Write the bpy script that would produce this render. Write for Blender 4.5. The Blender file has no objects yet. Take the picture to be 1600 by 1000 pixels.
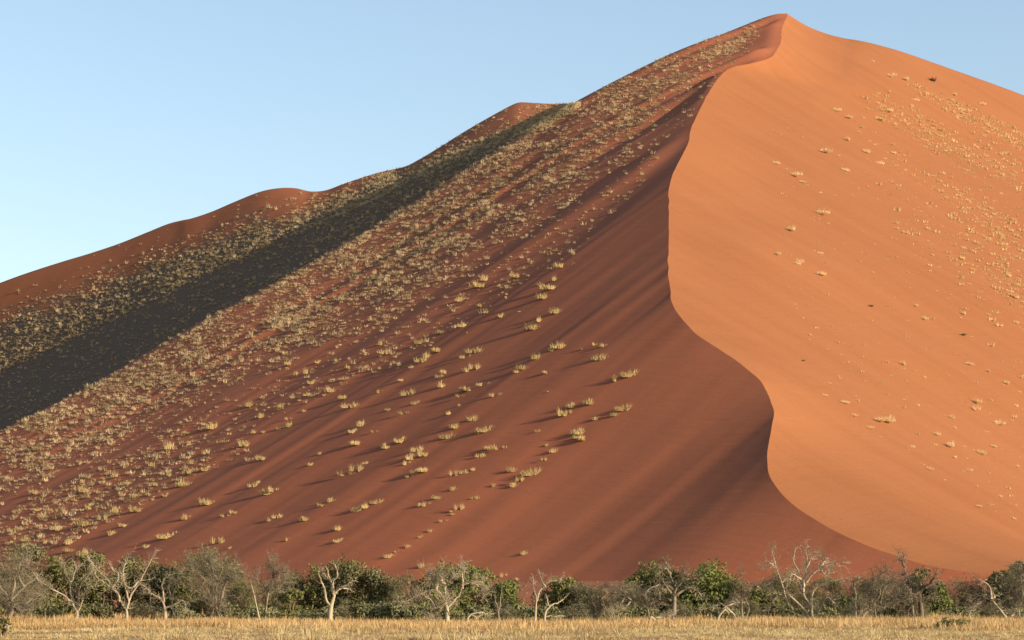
import bpy, bmesh, math, random
import numpy as np
from mathutils import Vector
from mathutils.bvhtree import BVHTree

random.seed(7); RNG = np.random.default_rng(11)
SC = bpy.context.scene; COL = SC.collection

# ------------------------------------------------------------------ camera, sky, sun, exposure
F, EYE, HORIZON = 3300.0, 2.4, 935.0          # focal length in photo pixels, eye height, horizon row
cam = bpy.data.objects.new('camera', bpy.data.cameras.new('camera')); COL.objects.link(cam)
cam.location = (0, 0, EYE); cam.rotation_euler = (math.radians(90), 0, 0)
cam.data.sensor_width = 36.0; cam.data.lens = F / 1600 * 36
cam.data.shift_y = (HORIZON - 500) / 1600
cam.data.clip_start = 1.0; cam.data.clip_end = 20000
SC.camera = cam
SUN_AZ, SUN_EL = math.radians(-27), math.radians(16.6)       # azimuth counted from +X (right), camera looks along +Y
LDIR = Vector((math.cos(SUN_EL)*math.cos(SUN_AZ), math.cos(SUN_EL)*math.sin(SUN_AZ), math.sin(SUN_EL)))
world = bpy.data.worlds.new('World'); SC.world = world; world.use_nodes = True
wn = world.node_tree; sky = wn.nodes.new('ShaderNodeTexSky'); sky.sky_type = 'NISHITA'; sky.sun_disc = False
sky.sun_elevation = SUN_EL; sky.sun_rotation = math.radians(90) - SUN_AZ
sky.air_density = 1.0; sky.dust_density = 0.9; sky.ozone_density = 1.1; sky.altitude = 0
skg = wn.nodes.new('ShaderNodeGamma'); skg.inputs[1].default_value = .86      # even, dry desert sky: a flatter fall-off all round
wn.links.new(sky.outputs[0], skg.inputs[0]); wn.links.new(skg.outputs[0], wn.nodes['Background'].inputs[0]); wn.nodes['Background'].inputs[1].default_value = 0.137
sun = bpy.data.objects.new('sun', bpy.data.lights.new('sun', 'SUN')); COL.objects.link(sun)
sun.data.energy = 5.0; sun.data.angle = math.radians(0.55); sun.data.color = (1.0, 0.86, 0.68)
sun.rotation_euler = LDIR.to_track_quat('Z', 'Y').to_euler(); sun.location = (300, -100, 300)
SC.view_settings.view_transform = 'Standard'; SC.view_settings.look = 'None'
SC.view_settings.exposure = 1.0; SC.view_settings.gamma = 1.0

# ------------------------------------------------------------------ helpers
def tag(o, label=None, cat=None, group=None, kind=None):
    if label: o['label'] = label
    if cat: o['category'] = cat
    if group: o['group'] = group
    if kind: o['kind'] = kind
    return o

def mesh_np(name, verts, faces, smooth=True):
    """mesh from numpy arrays; faces is (n,3) or (n,4)"""
    me = bpy.data.meshes.new(name); verts = np.asarray(verts, np.float32); faces = np.asarray(faces, np.int32)
    n, k = faces.shape
    me.vertices.add(len(verts)); me.vertices.foreach_set('co', verts.ravel())
    me.loops.add(n*k); me.loops.foreach_set('vertex_index', faces.ravel())
    me.polygons.add(n); me.polygons.foreach_set('loop_start', np.arange(0, n*k, k, dtype=np.int32))
    me.polygons.foreach_set('loop_total', np.full(n, k, np.int32))
    me.polygons.foreach_set('use_smooth', np.full(n, smooth, bool))
    me.update(calc_edges=True); me.validate()
    return me

def obj(name, me, mat=None, parent=None, loc=None):
    o = bpy.data.objects.new(name, me); COL.objects.link(o)
    if mat and not me.materials: me.materials.append(mat)
    if parent: o.parent = parent
    if loc is not None: o.location = loc
    return o

def grid_faces(r, c, off=0, flip=False):
    i = np.arange(r*c).reshape(r, c) + off
    a, b, d, e = i[:-1, :-1].ravel(), i[:-1, 1:].ravel(), i[1:, 1:].ravel(), i[1:, :-1].ravel()
    return np.stack([a, e, d, b] if flip else [a, b, d, e], 1)

def sstep(a, b, x):
    t = np.clip((x - a)/(b - a), 0, 1); return t*t*(3 - 2*t)

_lat = RNG.random((256, 256))*2 - 1
def vnoise(x, y):
    xi, yi = np.floor(x).astype(int), np.floor(y).astype(int); fx, fy = x - xi, y - yi
    fx, fy = fx*fx*fx*(fx*(fx*6-15)+10), fy*fy*fy*(fy*(fy*6-15)+10)
    g = lambda a, b: _lat[(xi+a) % 256, (yi+b) % 256]
    return (g(0,0)*(1-fx) + g(1,0)*fx)*(1-fy) + (g(0,1)*(1-fx) + g(1,1)*fx)*fy

def pt(x, y, Y):                      # the place that photo pixel (x, y) shows at the distance Y
    return np.stack(np.broadcast_arrays((np.asarray(x)-800.)/F*Y, Y, EYE + (HORIZON-np.asarray(y))/F*Y), -1).astype(float)

def spline(P, n):
    """smooth curve through the points P, n samples evenly along it"""
    P = np.asarray(P, float); Q = np.vstack([2*P[0]-P[1], P, 2*P[-1]-P[-2]]); out = []
    for i in range(1, len(Q)-2):
        u = np.linspace(0, 1, 40, endpoint=False)[:, None]; a, b, c, d = Q[i-1], Q[i], Q[i+1], Q[i+2]
        out.append(.5*((2*b) + (c-a)*u + (2*a-5*b+4*c-d)*u**2 + (3*b-a-3*c+d)*u**3))
    C = np.vstack(out + [P[-1:]]); L = np.r_[0, np.cumsum(np.linalg.norm(np.diff(C, axis=0), axis=1))]
    s = np.linspace(0, L[-1], n)
    return np.stack([np.interp(s, L, C[:, k]) for k in range(P.shape[1])], 1)

def smooth_curve(C, sigma):
    n = len(C); r = int(3*sigma); k = np.exp(-.5*(np.arange(-r, r+1)/sigma)**2); k /= k.sum()
    pad = np.vstack([2*C[0]-C[1:r+1][::-1], C, 2*C[-1]-C[-r-1:-1][::-1]])
    return np.stack([np.convolve(pad[:, j], k, 'valid') for j in range(C.shape[1])], 1)

class N:                               # small node-tree writer
    def __init__(s, name):
        s.m = bpy.data.materials.new(name); s.m.use_nodes = True; s.t = s.m.node_tree
        s.b = s.t.nodes['Principled BSDF']; s.b.inputs['Roughness'].default_value = .9
        s.b.inputs['Specular IOR Level'].default_value = .1
    def n(s, typ, **kw):
        nd = s.t.nodes.new(typ)
        for k, v in kw.items():
            if k.startswith('i_'):
                key = k[2:]; nd.inputs[int(key) if key.isdigit() else key.replace('_', ' ')].default_value = v
            else: setattr(nd, k, v)
        return nd
    def l(s, a, b): s.t.links.new(a, b)
    def ramp(s, fac, stops):
        r = s.n('ShaderNodeValToRGB'); e = r.color_ramp.elements
        while len(e) < len(stops): e.new(.5)
        for el, (p, c) in zip(e, stops): el.position = p; el.color = (*c, 1)
        s.l(fac, r.inputs[0]); return r.outputs[0]
    def noise(s, vec, scale, detail=4, rough=.55):
        t = s.n('ShaderNodeTexNoise', i_Scale=scale, i_Detail=detail, i_Roughness=rough); s.l(vec, t.inputs['Vector']); return t.outputs['Fac']
    def map(s, vec, rot=(0,0,0), scale=(1,1,1)):
        m = s.n('ShaderNodeMapping'); m.inputs['Rotation'].default_value = rot; m.inputs['Scale'].default_value = scale
        s.l(vec, m.inputs['Vector']); return m.outputs[0]
    def mix(s, fac, a, b, mode='MIX'):
        m = s.n('ShaderNodeMix', data_type='RGBA', blend_type=mode)
        if isinstance(fac, (int, float)): m.inputs[0].default_value = fac
        else: s.l(fac, m.inputs[0])
        for x, i in ((a, 6), (b, 7)):
            if isinstance(x, tuple): m.inputs[i].default_value = (*x, 1)
            else: s.l(x, m.inputs[i])
        return m.outputs[2]
    def bump(s, h, strength, dist):
        b = s.n('ShaderNodeBump', i_Strength=strength, i_Distance=dist); s.l(h, b.inputs['Height']); s.l(b.outputs[0], s.b.inputs['Normal'])

# ------------------------------------------------------------------ materials of the ground
def sand_mat(name, rotz, c0, c1, c2, rip=.5, litter_shade=False):
    m = N(name); co = m.n('ShaderNodeTexCoord').outputs['Object']
    st = m.map(m.map(co, rot=(0, 0, -rotz)), scale=(.012, .16, .02))       # streaks along the fall line
    a = m.noise(st, 1.0, 5, .6); b = m.noise(m.map(co, scale=(.02,)*3), 1.0, 3)
    col = m.ramp(a, [(.28, c0), (.5, c1), (.74, c2)])
    col = m.mix(.35, col, m.ramp(b, [(.3, c0), (.7, c2)]))
    gr = m.noise(m.map(co, scale=(1.6,)*3), 1.0, 3)
    col = m.mix(.10, col, m.ramp(gr, [(.3, tuple(x*.55 for x in c0)), (.7, tuple(min(1, x*1.25) for x in c2))]))
    if litter_shade:                                  # grey plant litter of the overgrown belt, also painted to darken the shadow band
        at = m.n('ShaderNodeAttribute', attribute_name='litter_shade'); col = m.mix(at.outputs['Fac'], col, m.mix(gr, (.060, .046, .034), (.135, .097, .063)))
    m.l(col, m.b.inputs['Base Color'])
    rp = m.noise(m.map(m.map(co, rot=(0, 0, -rotz)), scale=(.55, .10, .3)), 1.0, 3)
    m.bump(rp, rip, .25)
    return m.m
M = {}
M['sand_left'] = sand_mat('red_sand', math.radians(47), (.218, .068, .032), (.246, .079, .037), (.268, .088, .041), .35)
M['sand_right'] = sand_mat('orange_sand', math.radians(-49), (.224, .081, .0285), (.250, .0935, .0345), (.268, .103, .040), .35)
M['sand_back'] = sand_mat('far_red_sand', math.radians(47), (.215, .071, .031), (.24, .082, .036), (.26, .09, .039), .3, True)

# ------------------------------------------------------------------ the great dune
def ground_z(X, Y):
    X = np.asarray(X, float); Y = np.asarray(Y, float)
    z = 5.0*sstep(262, 325, Y + 10*vnoise(X*.02, Y*0+3.3))
    return z + .35*vnoise(X*.05, Y*.05)*sstep(150, 260, Y) + .10*vnoise(X*.2, Y*.2)
CREST_PX = [(1700,913),(1620,905),(1540,897),(1500,892),(1450,883),(1400,868),(1350,850),(1300,826),(1250,796),(1220,770),(1204,745),(1198,712),(1205,672),
    (1208,638),(1195,605),(1170,579),(1130,550),(1085,519),(1055,485),(1047,455),(1044,420),(1045,350),(1046,292),(1056,262),(1075,226),(1080,200),(1095,168),(1110,140),
    (1130,114),(1152,103),(1190,95),(1208,86),(1220,66),(1221,46),(1228,30),(1230,21)]
cp = np.array(CREST_PX, float); vv = (HORIZON-cp[:, 1])/F
crest = spline(pt(cp[:, 0], cp[:, 1], 147.4/(.445-vv)), 460)
crest[4:-4] += np.stack([vnoise(np.arange(452)/5.+3*k, np.zeros(452)+k*2.7) for k in range(3)], 1)*np.array([.16, .12, .08])*sstep(0, 30, np.arange(452))[:, None]
NT = len(crest); TT = np.linspace(0, 1, NT)
base = smooth_curve(crest, 34.0); base[0] = crest[0]; base[-1] = crest[-1]
SUMMIT = crest[-1]
HD = np.array([math.cos(math.radians(227)), math.sin(math.radians(227))])   # way the left face falls, seen in plan
# the spur that runs down from the summit: its profile
SPUR_PX = [(1230,21),(1212,22),(1190,30),(1150,46),(1095,66),(1040,91),(975,124),(905,163),(836,208),(778,243),(660,318),(600,354),(464,430),(348,492),(192,583),(80,640),(0,680),(-150,760),(-330,858),(-420,906)]
sp = spline(np.array(SPUR_PX, float), 400); u = (sp[:, 0]-800)/F
s_sp = (u*SUMMIT[1]-SUMMIT[0])/(HD[0]-u*HD[1]); s_sp[0] = 0
z_sp = EYE + (HORIZON-sp[:, 1])/F*(SUMMIT[1]+s_sp*HD[1])
ZB = 1.0
L_sp = s_sp[-1]; f_sp = lambda q: np.interp(q, s_sp/L_sp, (z_sp-ZB)/(SUMMIT[2]-ZB))
NS = 300
Q = np.linspace(0, 1, NS)**1.25
H_t = base[:, 2]-ZB
w_t = sstep(.52, 1, TT)
slope_t = .53*(1-w_t) + (SUMMIT[2]-ZB)/L_sp*w_t
L_t = np.maximum(H_t, 1)/slope_t
f0 = (1-Q)**1.12
PROF = f0[None]*(1-w_t[:, None]) + f_sp(Q)[None]*w_t[:, None]
S = L_t[:, None]*Q[None]
mid_c = smooth_curve(crest, 13.0); mid_c[0] = crest[0]; mid_c[-1] = crest[-1]
off = crest-base; off1 = crest-mid_c; off2 = mid_c-base
dec = np.exp(-S/(110*(1-sstep(.3, .75, TT))+38)[:, None]); dec1 = np.exp(-S/28)
left = np.empty((NT, NS, 3))
left[..., 0] = base[:, None, 0] + HD[0]*S + off1[:, None, 0]*dec1 + off2[:, None, 0]*dec
left[..., 1] = base[:, None, 1] + HD[1]*S + off1[:, None, 1]*dec1 + off2[:, None, 1]*dec
left[..., 2] = ZB + H_t[:, None]*PROF + off1[:, None, 2]*dec1 + off2[:, None, 2]*dec
# furrows and slides along the fall line
tm = np.r_[0, np.cumsum(np.linalg.norm(np.diff(base, axis=0), axis=1))]
amp = sstep(0, 30, S)*sstep(0, .22, 1-Q)[None]*sstep(0.02, .2, TT)[:, None]
TM = tm[:, None] + S*0
fur = .55*vnoise(TM/21, S/190+3) + .28*vnoise(TM/9.5+7, S/90) + .14*vnoise(TM/4.6+3, S/45+9)
fade = (1+1.2*sstep(.78, .9, TT)*(1-sstep(.95, .995, TT))-.6*sstep(.95, 1, TT))[:, None]
left[..., 2] += amp*fade*fur*.45
ty = lambda y: np.interp(-y, -(HORIZON-(crest[:, 2]-EYE)/crest[:, 1]*F), tm)
bel = lambda y, w: np.exp(-((TM-ty(y))/w)**2)
left[..., 2] += 1.3*(bel(800, 22) - .9*bel(560, 34))*sstep(0, 60, S)*sstep(0, .3, 1-Q)[None]      # swell and hollow under the bend of the crest
left[..., 2] += ((2.7*bel(80, 10) - 2.2*bel(26, 10))*sstep(0, 14, S) + (2.3*bel(215, 15) - 2.1*bel(130, 16))*sstep(0, 25, S))*np.exp(-S/110)*(1-sstep(.97, 1, TT))[:, None]
# right face: from the crest to a line beyond the frame
yR = 222 + (np.interp(TT, np.linspace(0, 1, NT), EYE*0+0*TT) + (HORIZON-(crest[:, 2]-EYE)/crest[:, 1]*F) - 21)*(905-222)/(913-21)
vR = (HORIZON-yR)/F
YR = np.interp(vR, [.009, .06, .132, .18, .216], [400, 480, 600, 740, 925])
rail = smooth_curve(pt(1780 + 0*yR, yR, YR), 20.0)
RIDGE_PX = [(1230,21),(1240,28),(1262,41),(1290,53),(1320,61.5),(1345,66),(1375,74),(1410,85),(1450,100),(1500,119),(1550,138),(1600,158),(1690,196),(1780,236)]
NW = 170; W = np.linspace(0, 1, NW)**1.35
rp = spline(np.array(RIDGE_PX, float), 300); rs = (rp[:, 0]-1230)/(1780-1230)
row1 = pt(rp[:, 0], rp[:, 1], SUMMIT[1] + (rail[-1, 1]-SUMMIT[1])*rs)
row1 = np.stack([np.interp(W, rs, row1[:, k]) for k in range(3)], 1); rail[-1] = row1[-1]
cb = base[:, None] + off[:, None]*np.exp(-W/.16)[None, :, None]
right = cb*(1-W)[None, :, None] + rail[:, None]*W[None, :, None]
lin1 = right[-1].copy()
right += (row1-lin1)[None]*np.exp(-(1-TT)*5.5)[:, None, None]
DR = W[None]*120
wob = .8*vnoise(tm[:, None]/60+DR/90, DR/70+5) + .35*vnoise(tm[:, None]/24+DR/30, DR/60+1)
right[..., 2] += wob*sstep(0, .2, W)[None]*sstep(0, .1, 1-TT)[:, None]*1.3
# outer flank: behind the spur, the summit and the right ridge
outl = np.vstack([left[-1][::-1], row1[1:]])
az = np.r_[np.full(NS, 137.), np.linspace(132, 95, NW-1)]
azs = smooth_curve(az[:, None], 12)[:, 0]; az = np.radians(azs)
WK = np.array([0, 2, 5, 9, 14, 20, 28, 40, 60, 90, 130, 190, 260.])
g = np.where(WK < 30, WK**2/(2*52), 30**2/104 + (WK-30)*.577)
skirt = outl[:, None] + np.stack([np.cos(az)[:, None]*WK, np.sin(az)[:, None]*WK, -g[None]+0*az[:, None]], -1)
skirt[..., 2] = np.maximum(skirt[..., 2], -3)
V, Fc, mats = [], [], []; o = 0
for G, flip, mi in ((left, False, 0), (right, True, 1), (skirt, False, 0)):
    V.append(G.reshape(-1, 3)); f = grid_faces(G.shape[0], G.shape[1], o, flip); Fc.append(f); mats.append(np.full(len(f), mi)); o += G.shape[0]*G.shape[1]
dme = mesh_np('sand_dune', np.vstack(V), np.vstack(Fc)); dme.materials.append(M['sand_left']); dme.materials.append(M['sand_right'])
dme.polygons.foreach_set('material_index', np.concatenate(mats).astype(np.int32))
dune = tag(obj('sand_dune', dme), 'tall red and orange sand dune with a winding sharp crest', 'dune', kind='structure')

# ------------------------------------------------------------------ the dune behind, on the left
EDGE_PX = [(1000,120),(910,166),(820,210),(724,247),(660,276),(600,306),(542,333),(420,388),(280,450),(160,508),(0,582),(-150,652),(-330,735)]
SKY_PX = [(1000,175),(930,163),(905,162),(860,162),(822,160),(812,160),(800,164),(770,180),(730,203),(690,228),(655,249),(630,261),(590,270),(540,286),(510,297),(485,299),(462,294),(435,294),(405,300),(365,316),(330,331),(300,341),(285,344),(262,350),(225,365),(185,381),(140,396),(100,408),(50,424),(0,442),(-150,500),(-330,570)]
xs = np.linspace(918, -330, 300)
ip = lambda PX: (lambda s: np.interp(-xs, -s[:, 0], s[:, 1]))(spline(np.array(PX, float), 600))
ye, ysk = ip(EDGE_PX), ip(SKY_PX)
spx, spy, spz = SUMMIT[0]+s_sp*HD[0], SUMMIT[1]+s_sp*HD[1], z_sp
E3 = []
LT = np.array([LDIR.x, LDIR.y, LDIR.z])/math.hypot(LDIR.x, LDIR.y)
for x, y in zip(xs, ye):
    ue = (x-800)/F; k = (spx-ue*spy)/(LT[0]-ue*LT[1])
    yy = HORIZON-F*((spz-k*LT[2]-EYE)/(spy-k*LT[1])); d = np.where(k >= 0, yy-y, 1e9)
    i = np.argmin(abs(d)); E3.append(spy[i]-k[i]*LT[1])
E3 = np.array(E3); ok = (xs < 800)
Ye = np.polyval(np.polyfit(xs[ok], E3[ok], 3), np.clip(xs, -330, 800)) + np.clip(xs-800, 0, None)*.35
print('edge depth', [(int(a), int(b), int(c)) for a, b, c in zip(xs[::30], E3[::30], Ye[::30])])
pe = pt(xs, ye, Ye)
GY = 1.1
vs = (HORIZON-ysk)/F
Ys = np.clip((pe[:, 2]-GY*Ye-EYE)/(vs-GY), Ye+15, Ye+400)
Ys = smooth_curve(Ys[:, None], 10)[:, 0]
saw = np.interp(xs, [-330, 276, 292, 470, 492, 640, 812, 918], [0, 30, 26, 37, 33, 36, 44, 0])      # each hump of the ridge turns its bare side to the sun
Ys = np.maximum(Ys + smooth_curve(saw[:, None], 2.5)[:, 0], Ye + 6)
ps = pt(xs, ysk, Ys)
NB = 70
rows = []
for q in np.linspace(0, 1, NB)**.9:                    # from the sky line down to the shadow edge
    rows.append(ps*(1-q) + pe*q)
dv = np.array([0, -1, -.62])
for k in (8, 18, 30, 50, 80, 120): rows.append(pe + dv*k)
back = np.stack(rows, 0)
nb = back.shape[0]
fa = back[..., 0]*HD[0]+back[..., 1]*HD[1]; fb = back[..., 0]*HD[1]-back[..., 1]*HD[0]
back[..., 2] += (.5*vnoise(fb/26, fa/110) + .25*vnoise(fb/9, fa/60))*sstep(0, 14, np.arange(nb))[:, None]*.6
far = [ps + np.array([-.3*k, k, -.5*k - 0])*1.0 for k in (180, 90, 40, 15, 5)]
back = np.concatenate([np.stack(far, 0), back], 0)
bme = mesh_np('far_sand_dune', back.reshape(-1, 3), grid_faces(back.shape[0], back.shape[1], 0, True)); 
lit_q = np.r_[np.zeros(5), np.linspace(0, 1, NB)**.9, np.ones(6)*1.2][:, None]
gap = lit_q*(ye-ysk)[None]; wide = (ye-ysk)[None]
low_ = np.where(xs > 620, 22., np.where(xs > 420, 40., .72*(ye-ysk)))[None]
litter_shade_a = sstep(0, 1, (gap-(wide-low_))/(low_*.55) + .35*vnoise(xs[None]/17 + 0*gap, gap/9.)) * .9  # covers the overgrown lower slope and paints the shadow band below it darker
bme.attributes.new('litter_shade', 'FLOAT', 'POINT').data.foreach_set('value', np.broadcast_to(litter_shade_a, back.shape[:2]).astype(np.float32).ravel())
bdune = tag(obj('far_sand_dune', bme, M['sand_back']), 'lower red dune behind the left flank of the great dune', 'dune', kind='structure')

# ------------------------------------------------------------------ the plain in front
def ground_mat():
    m = N('dry_plain'); co = m.n('ShaderNodeTexCoord').outputs['Object']
    a = m.noise(m.map(co, scale=(.05, .10, .1)), 1.0, 6, .62); b = m.noise(m.map(co, scale=(.9, .9, .9)), 1.0, 4, .6)
    col = m.ramp(a, [(.30, (.20, .085, .034)), (.45, (.25, .135, .06)), (.60, (.33, .225, .105)), (.75, (.27, .14, .062))])
    col = m.mix(.3, col, m.ramp(b, [(.35, (.09, .045, .02)), (.55, (.28, .17, .075)), (.7, (.38, .27, .13))]))
    sx = m.n('ShaderNodeSeparateXYZ'); m.l(co, sx.inputs[0]); mr = m.n('ShaderNodeMath', operation='MULTIPLY_ADD'); m.l(a, mr.inputs[0]); mr.inputs[1].default_value = 70; m.l(sx.outputs[1], mr.inputs[2])
    mp = m.n('ShaderNodeMapRange', i_1=265., i_2=318.); m.l(mr.outputs[0], mp.inputs[0])
    col = m.mix(mp.outputs[0], col, m.mix(b, (.15, .055, .026), (.25, .095, .042)))      # the plain gives way to blown red sand
    m.l(col, m.b.inputs['Base Color']); m.bump(b, .8, .15); return m.m
M['ground'] = ground_mat()
gx = np.unique(np.r_[np.linspace(-120, 120, 241), np.sign(np.linspace(-1, 1, 61))*(120+6000*np.abs(np.linspace(-1, 1, 61))**3)])
gy = np.unique(np.r_[np.linspace(95, 345, 251), np.linspace(-400, 95, 25), 345+8000*np.linspace(0, 1, 40)**2.6])
GX, GY_ = np.meshgrid(gx, gy); GZ = ground_z(GX, GY_)
gme = mesh_np('ground', np.stack([GX, GY_, GZ], -1).reshape(-1, 3), grid_faces(len(gy), len(gx)))
ground = tag(obj('ground', gme, M['ground']), kind='structure')

def bvh_of(me):
    n = len(me.vertices); v = np.empty(n*3, np.float32); me.vertices.foreach_get('co', v)
    return BVHTree.FromPolygons([tuple(p) for p in v.reshape(-1, 3).tolist()], [tuple(p.vertices) for p in me.polygons])
TREES = (bvh_of(dme), bvh_of(bme))
EYEV = Vector((0, 0, EYE))
def on_dune(x, y):
    """nearest dune surface that photo pixel (x, y) shows: point, normal, which"""
    d = Vector(((x-800)/F, 1, (HORIZON-y)/F)); best = None
    for k, t in enumerate(TREES):
        p, nrm, i, dist = t.ray_cast(EYEV, d)
        if p and (best is None or dist < best[3]): best = (p, nrm, k, dist)
    return best

# ------------------------------------------------------------------ grasses
def straw_mat(name, c0, c1, c2, tr=.25, scale=.35, tint=(.26, .20, .10)):
    m = N(name); co = m.n('ShaderNodeTexCoord').outputs['Object']; oi = m.n('ShaderNodeObjectInfo').outputs['Random']
    geo = m.n('ShaderNodeNewGeometry').outputs['Position']
    a = m.noise(m.map(geo, scale=(scale,)*3), 1.0, 3, .6)
    col = m.ramp(a, [(.32, c0), (.5, c1), (.68, c2)]); col = m.mix(oi, col, m.mix(.35, col, tint)); m.l(col, m.b.inputs['Base Color'])
    t = m.n('ShaderNodeBsdfTranslucent'); m.l(col, t.inputs[0]); mx = m.n('ShaderNodeMixShader', i_0=tr)
    m.l(m.b.outputs[0], mx.inputs[1]); m.l(t.outputs[0], mx.inputs[2]); m.l(mx.outputs[0], m.t.nodes['Material Output'].inputs[0])
    return m.m
M['tussock'] = straw_mat('golden_tussock_grass', (.38, .28, .115), (.52, .385, .165), (.64, .485, .235), .35, .12)
M['tussock_far'] = straw_mat('pale_tussock_grass', (.25, .18, .095), (.47, .345, .185), (.70, .53, .31), .35, .22)
M['tussock_right'] = straw_mat('pale_orange_grass', (.46, .30, .13), (.58, .40, .185), (.68, .49, .25), .5, .3, tint=(.66, .46, .22))
M['tussock_pale'] = straw_mat('pale_straw_tussock', (.64, .46, .23), (.78, .58, .31), (.86, .67, .39), .5, .3, tint=(.88, .70, .42))
M['tussock_dark'] = straw_mat('dark_shrub', (.05, .05, .02), (.08, .07, .03), (.12, .09, .04), .1, .3)
M['straw'] = straw_mat('dry_plain_grass', (.36, .215, .092), (.50, .325, .142), (.61, .43, .20), .35, .16)
M['straw_short'] = straw_mat('short_pale_grass', (.34, .23, .10), (.50, .37, .175), (.64, .50, .26), .35, .25)

def tuft_template(rng, n, h=1.0, spread=.55, w=.06, seg=2, clump=1, stretch=1.0):
    """upright grass tuft of n blades, unit high; returns verts, tris"""
    V, T = [], []
    cs = [np.array([rng.normal()*.42*stretch, rng.normal()*.2]) if clump > 1 else np.zeros(2) for _ in range(clump)]
    hs = [rng.uniform(.45, 1.05) for _ in range(clump)]
    for i in range(n):
        c = i % clump; a = rng.uniform(0, 2*math.pi); r = rng.uniform(0, 1)**.7; lean = spread*r
        b = np.array([*(cs[c] + np.array([math.cos(a), math.sin(a)])*.34*math.sqrt(rng.uniform(0, 1))), 0]); d = np.array([math.cos(a), math.sin(a), 0])
        L = h*hs[c]*rng.uniform(.3, 1.08)*(1-.38*r)
        side = np.array([-math.sin(a+rng.normal()*.8), math.cos(a+rng.normal()*.8), 0])*w*rng.uniform(.6, 1.3)
        p1 = b + d*lean*.35*L + np.array([0, 0, .6*L]); p2 = b + d*lean*L*1.15 + np.array([0, 0, L*(1-.22*r*r)])
        k = len(V)
        if seg == 2: V += [b-side, b+side, p1-side*.8, p1+side*.8, p2]; T += [(k, k+1, k+3), (k, k+3, k+2), (k+2, k+3, k+4)]
        else: V += [b-side, b+side, p2]; T += [(k, k+1, k+2)]
    return np.array(V), np.array(T)

def scatter_mesh(name, temps, pts, scl, rot, pick, zs=None):
    V, T, o = [], [], 0
    pts, scl, rot, pick = map(np.asarray, (pts, scl, rot, pick)); zs = scl if zs is None else np.asarray(zs)
    for k, (tv, tt) in enumerate(temps):
        sel = pick == k
        if not sel.any(): continue
        c, s = np.cos(rot[sel])[:, None], np.sin(rot[sel])[:, None]; sc_ = scl[sel][:, None]
        x = (tv[None, :, 0]*c - tv[None, :, 1]*s)*sc_; y = (tv[None, :, 0]*s + tv[None, :, 1]*c)*sc_; z = tv[None, :, 2]*zs[sel][:, None]
        v = np.stack([x, y, z], -1) + pts[sel][:, None, :]; n = sel.sum()
        V.append(v.reshape(-1, 3)); T.append((tt[None] + (np.arange(n)*len(tv))[:, None, None]).reshape(-1, 3) + o); o += n*len(tv)
    return mesh_np(name, np.vstack(V), np.vstack(T), False)

# tussocks that can be told apart, where they grow (zoomed views of the slope: x, y, breadth)
TA = [(1210,20,80),(1150,110,70),(1165,85,40),(1120,150,60),(1170,210,50),(1080,270,60),(1105,245,40),(900,75,70),(870,105,60),(1020,70,50),(960,110,30),(900,215,30),(955,230,35),(800,165,40),(875,190,30),(1065,75,14),(950,150,12),(1028,215,12),(1190,340,70),(1150,360,40),(1095,385,60),(1040,430,45),(1020,448,25),(1130,450,30),(1325,340,35),(1355,345,30),(1275,360,20),(1345,390,55),(1455,455,60),(1405,475,50),(1145,525,16),(1305,565,50),(1235,580,40),(1200,610,50),(1225,605,30),(1430,590,50),(1400,615,35),(1330,630,35),(1265,680,55),(1275,705,50),(1250,705,30),(1103,680,22),(1135,735,25),(1165,755,40),(1128,790,30),(1000,830,40),(1070,840,60),(1035,865,50),(1005,890,40),(925,890,35),(860,360,60),(820,385,50),(860,425,60),(825,440,40),(735,445,50),(720,465,30),(710,360,50),(650,400,50),(670,385,40),(610,430,25),(810,265,40),(825,297,15),(720,295,30),(645,330,45),(490,335,40),(510,370,45),(890,490,55),(820,510,60),(800,540,40),(935,535,45),(755,610,30),(795,580,20),(850,630,50),(780,660,45),(745,700,45),(890,670,60),(865,685,30),(955,735,70),(910,745,40),(880,775,35),(720,500,45),(600,530,50),(620,570,30),(580,605,45),(510,595,35),(480,525,30),(570,480,30),(485,435,20),(375,575,60),(345,545,45),(410,650,50),(375,680,40),(395,720,60),(465,680,30),(360,430,35),(340,475,30),(320,400,40),(290,520,40),(265,540,20),(205,535,35),(215,490,35),(185,600,30),(130,630,30),(130,655,40),(100,580,35),(95,670,25),(20,620,40),(30,685,20),(560,710,65),(505,740,40),(635,750,45),(610,780,50),(655,770,40),(585,805,35),(660,825,60),(625,840,40),(600,855,30),(780,845,40),(815,840,30),(850,830,25),(770,905,35),(705,940,30),(660,965,40),(640,970,25),(800,975,50),(770,990,30),(855,940,30),(400,820,70),(355,840,60),(430,805,25),(250,768,25),(208,808,35),(70,900,70),(40,920,40),(10,880,25),(20,785,40),(290,950,35),(255,970,25),(430,970,50),(395,985,40),(470,955,40),(560,418,40),(240,410,30),(200,445,50),(160,455,30),(130,415,40)]
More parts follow.
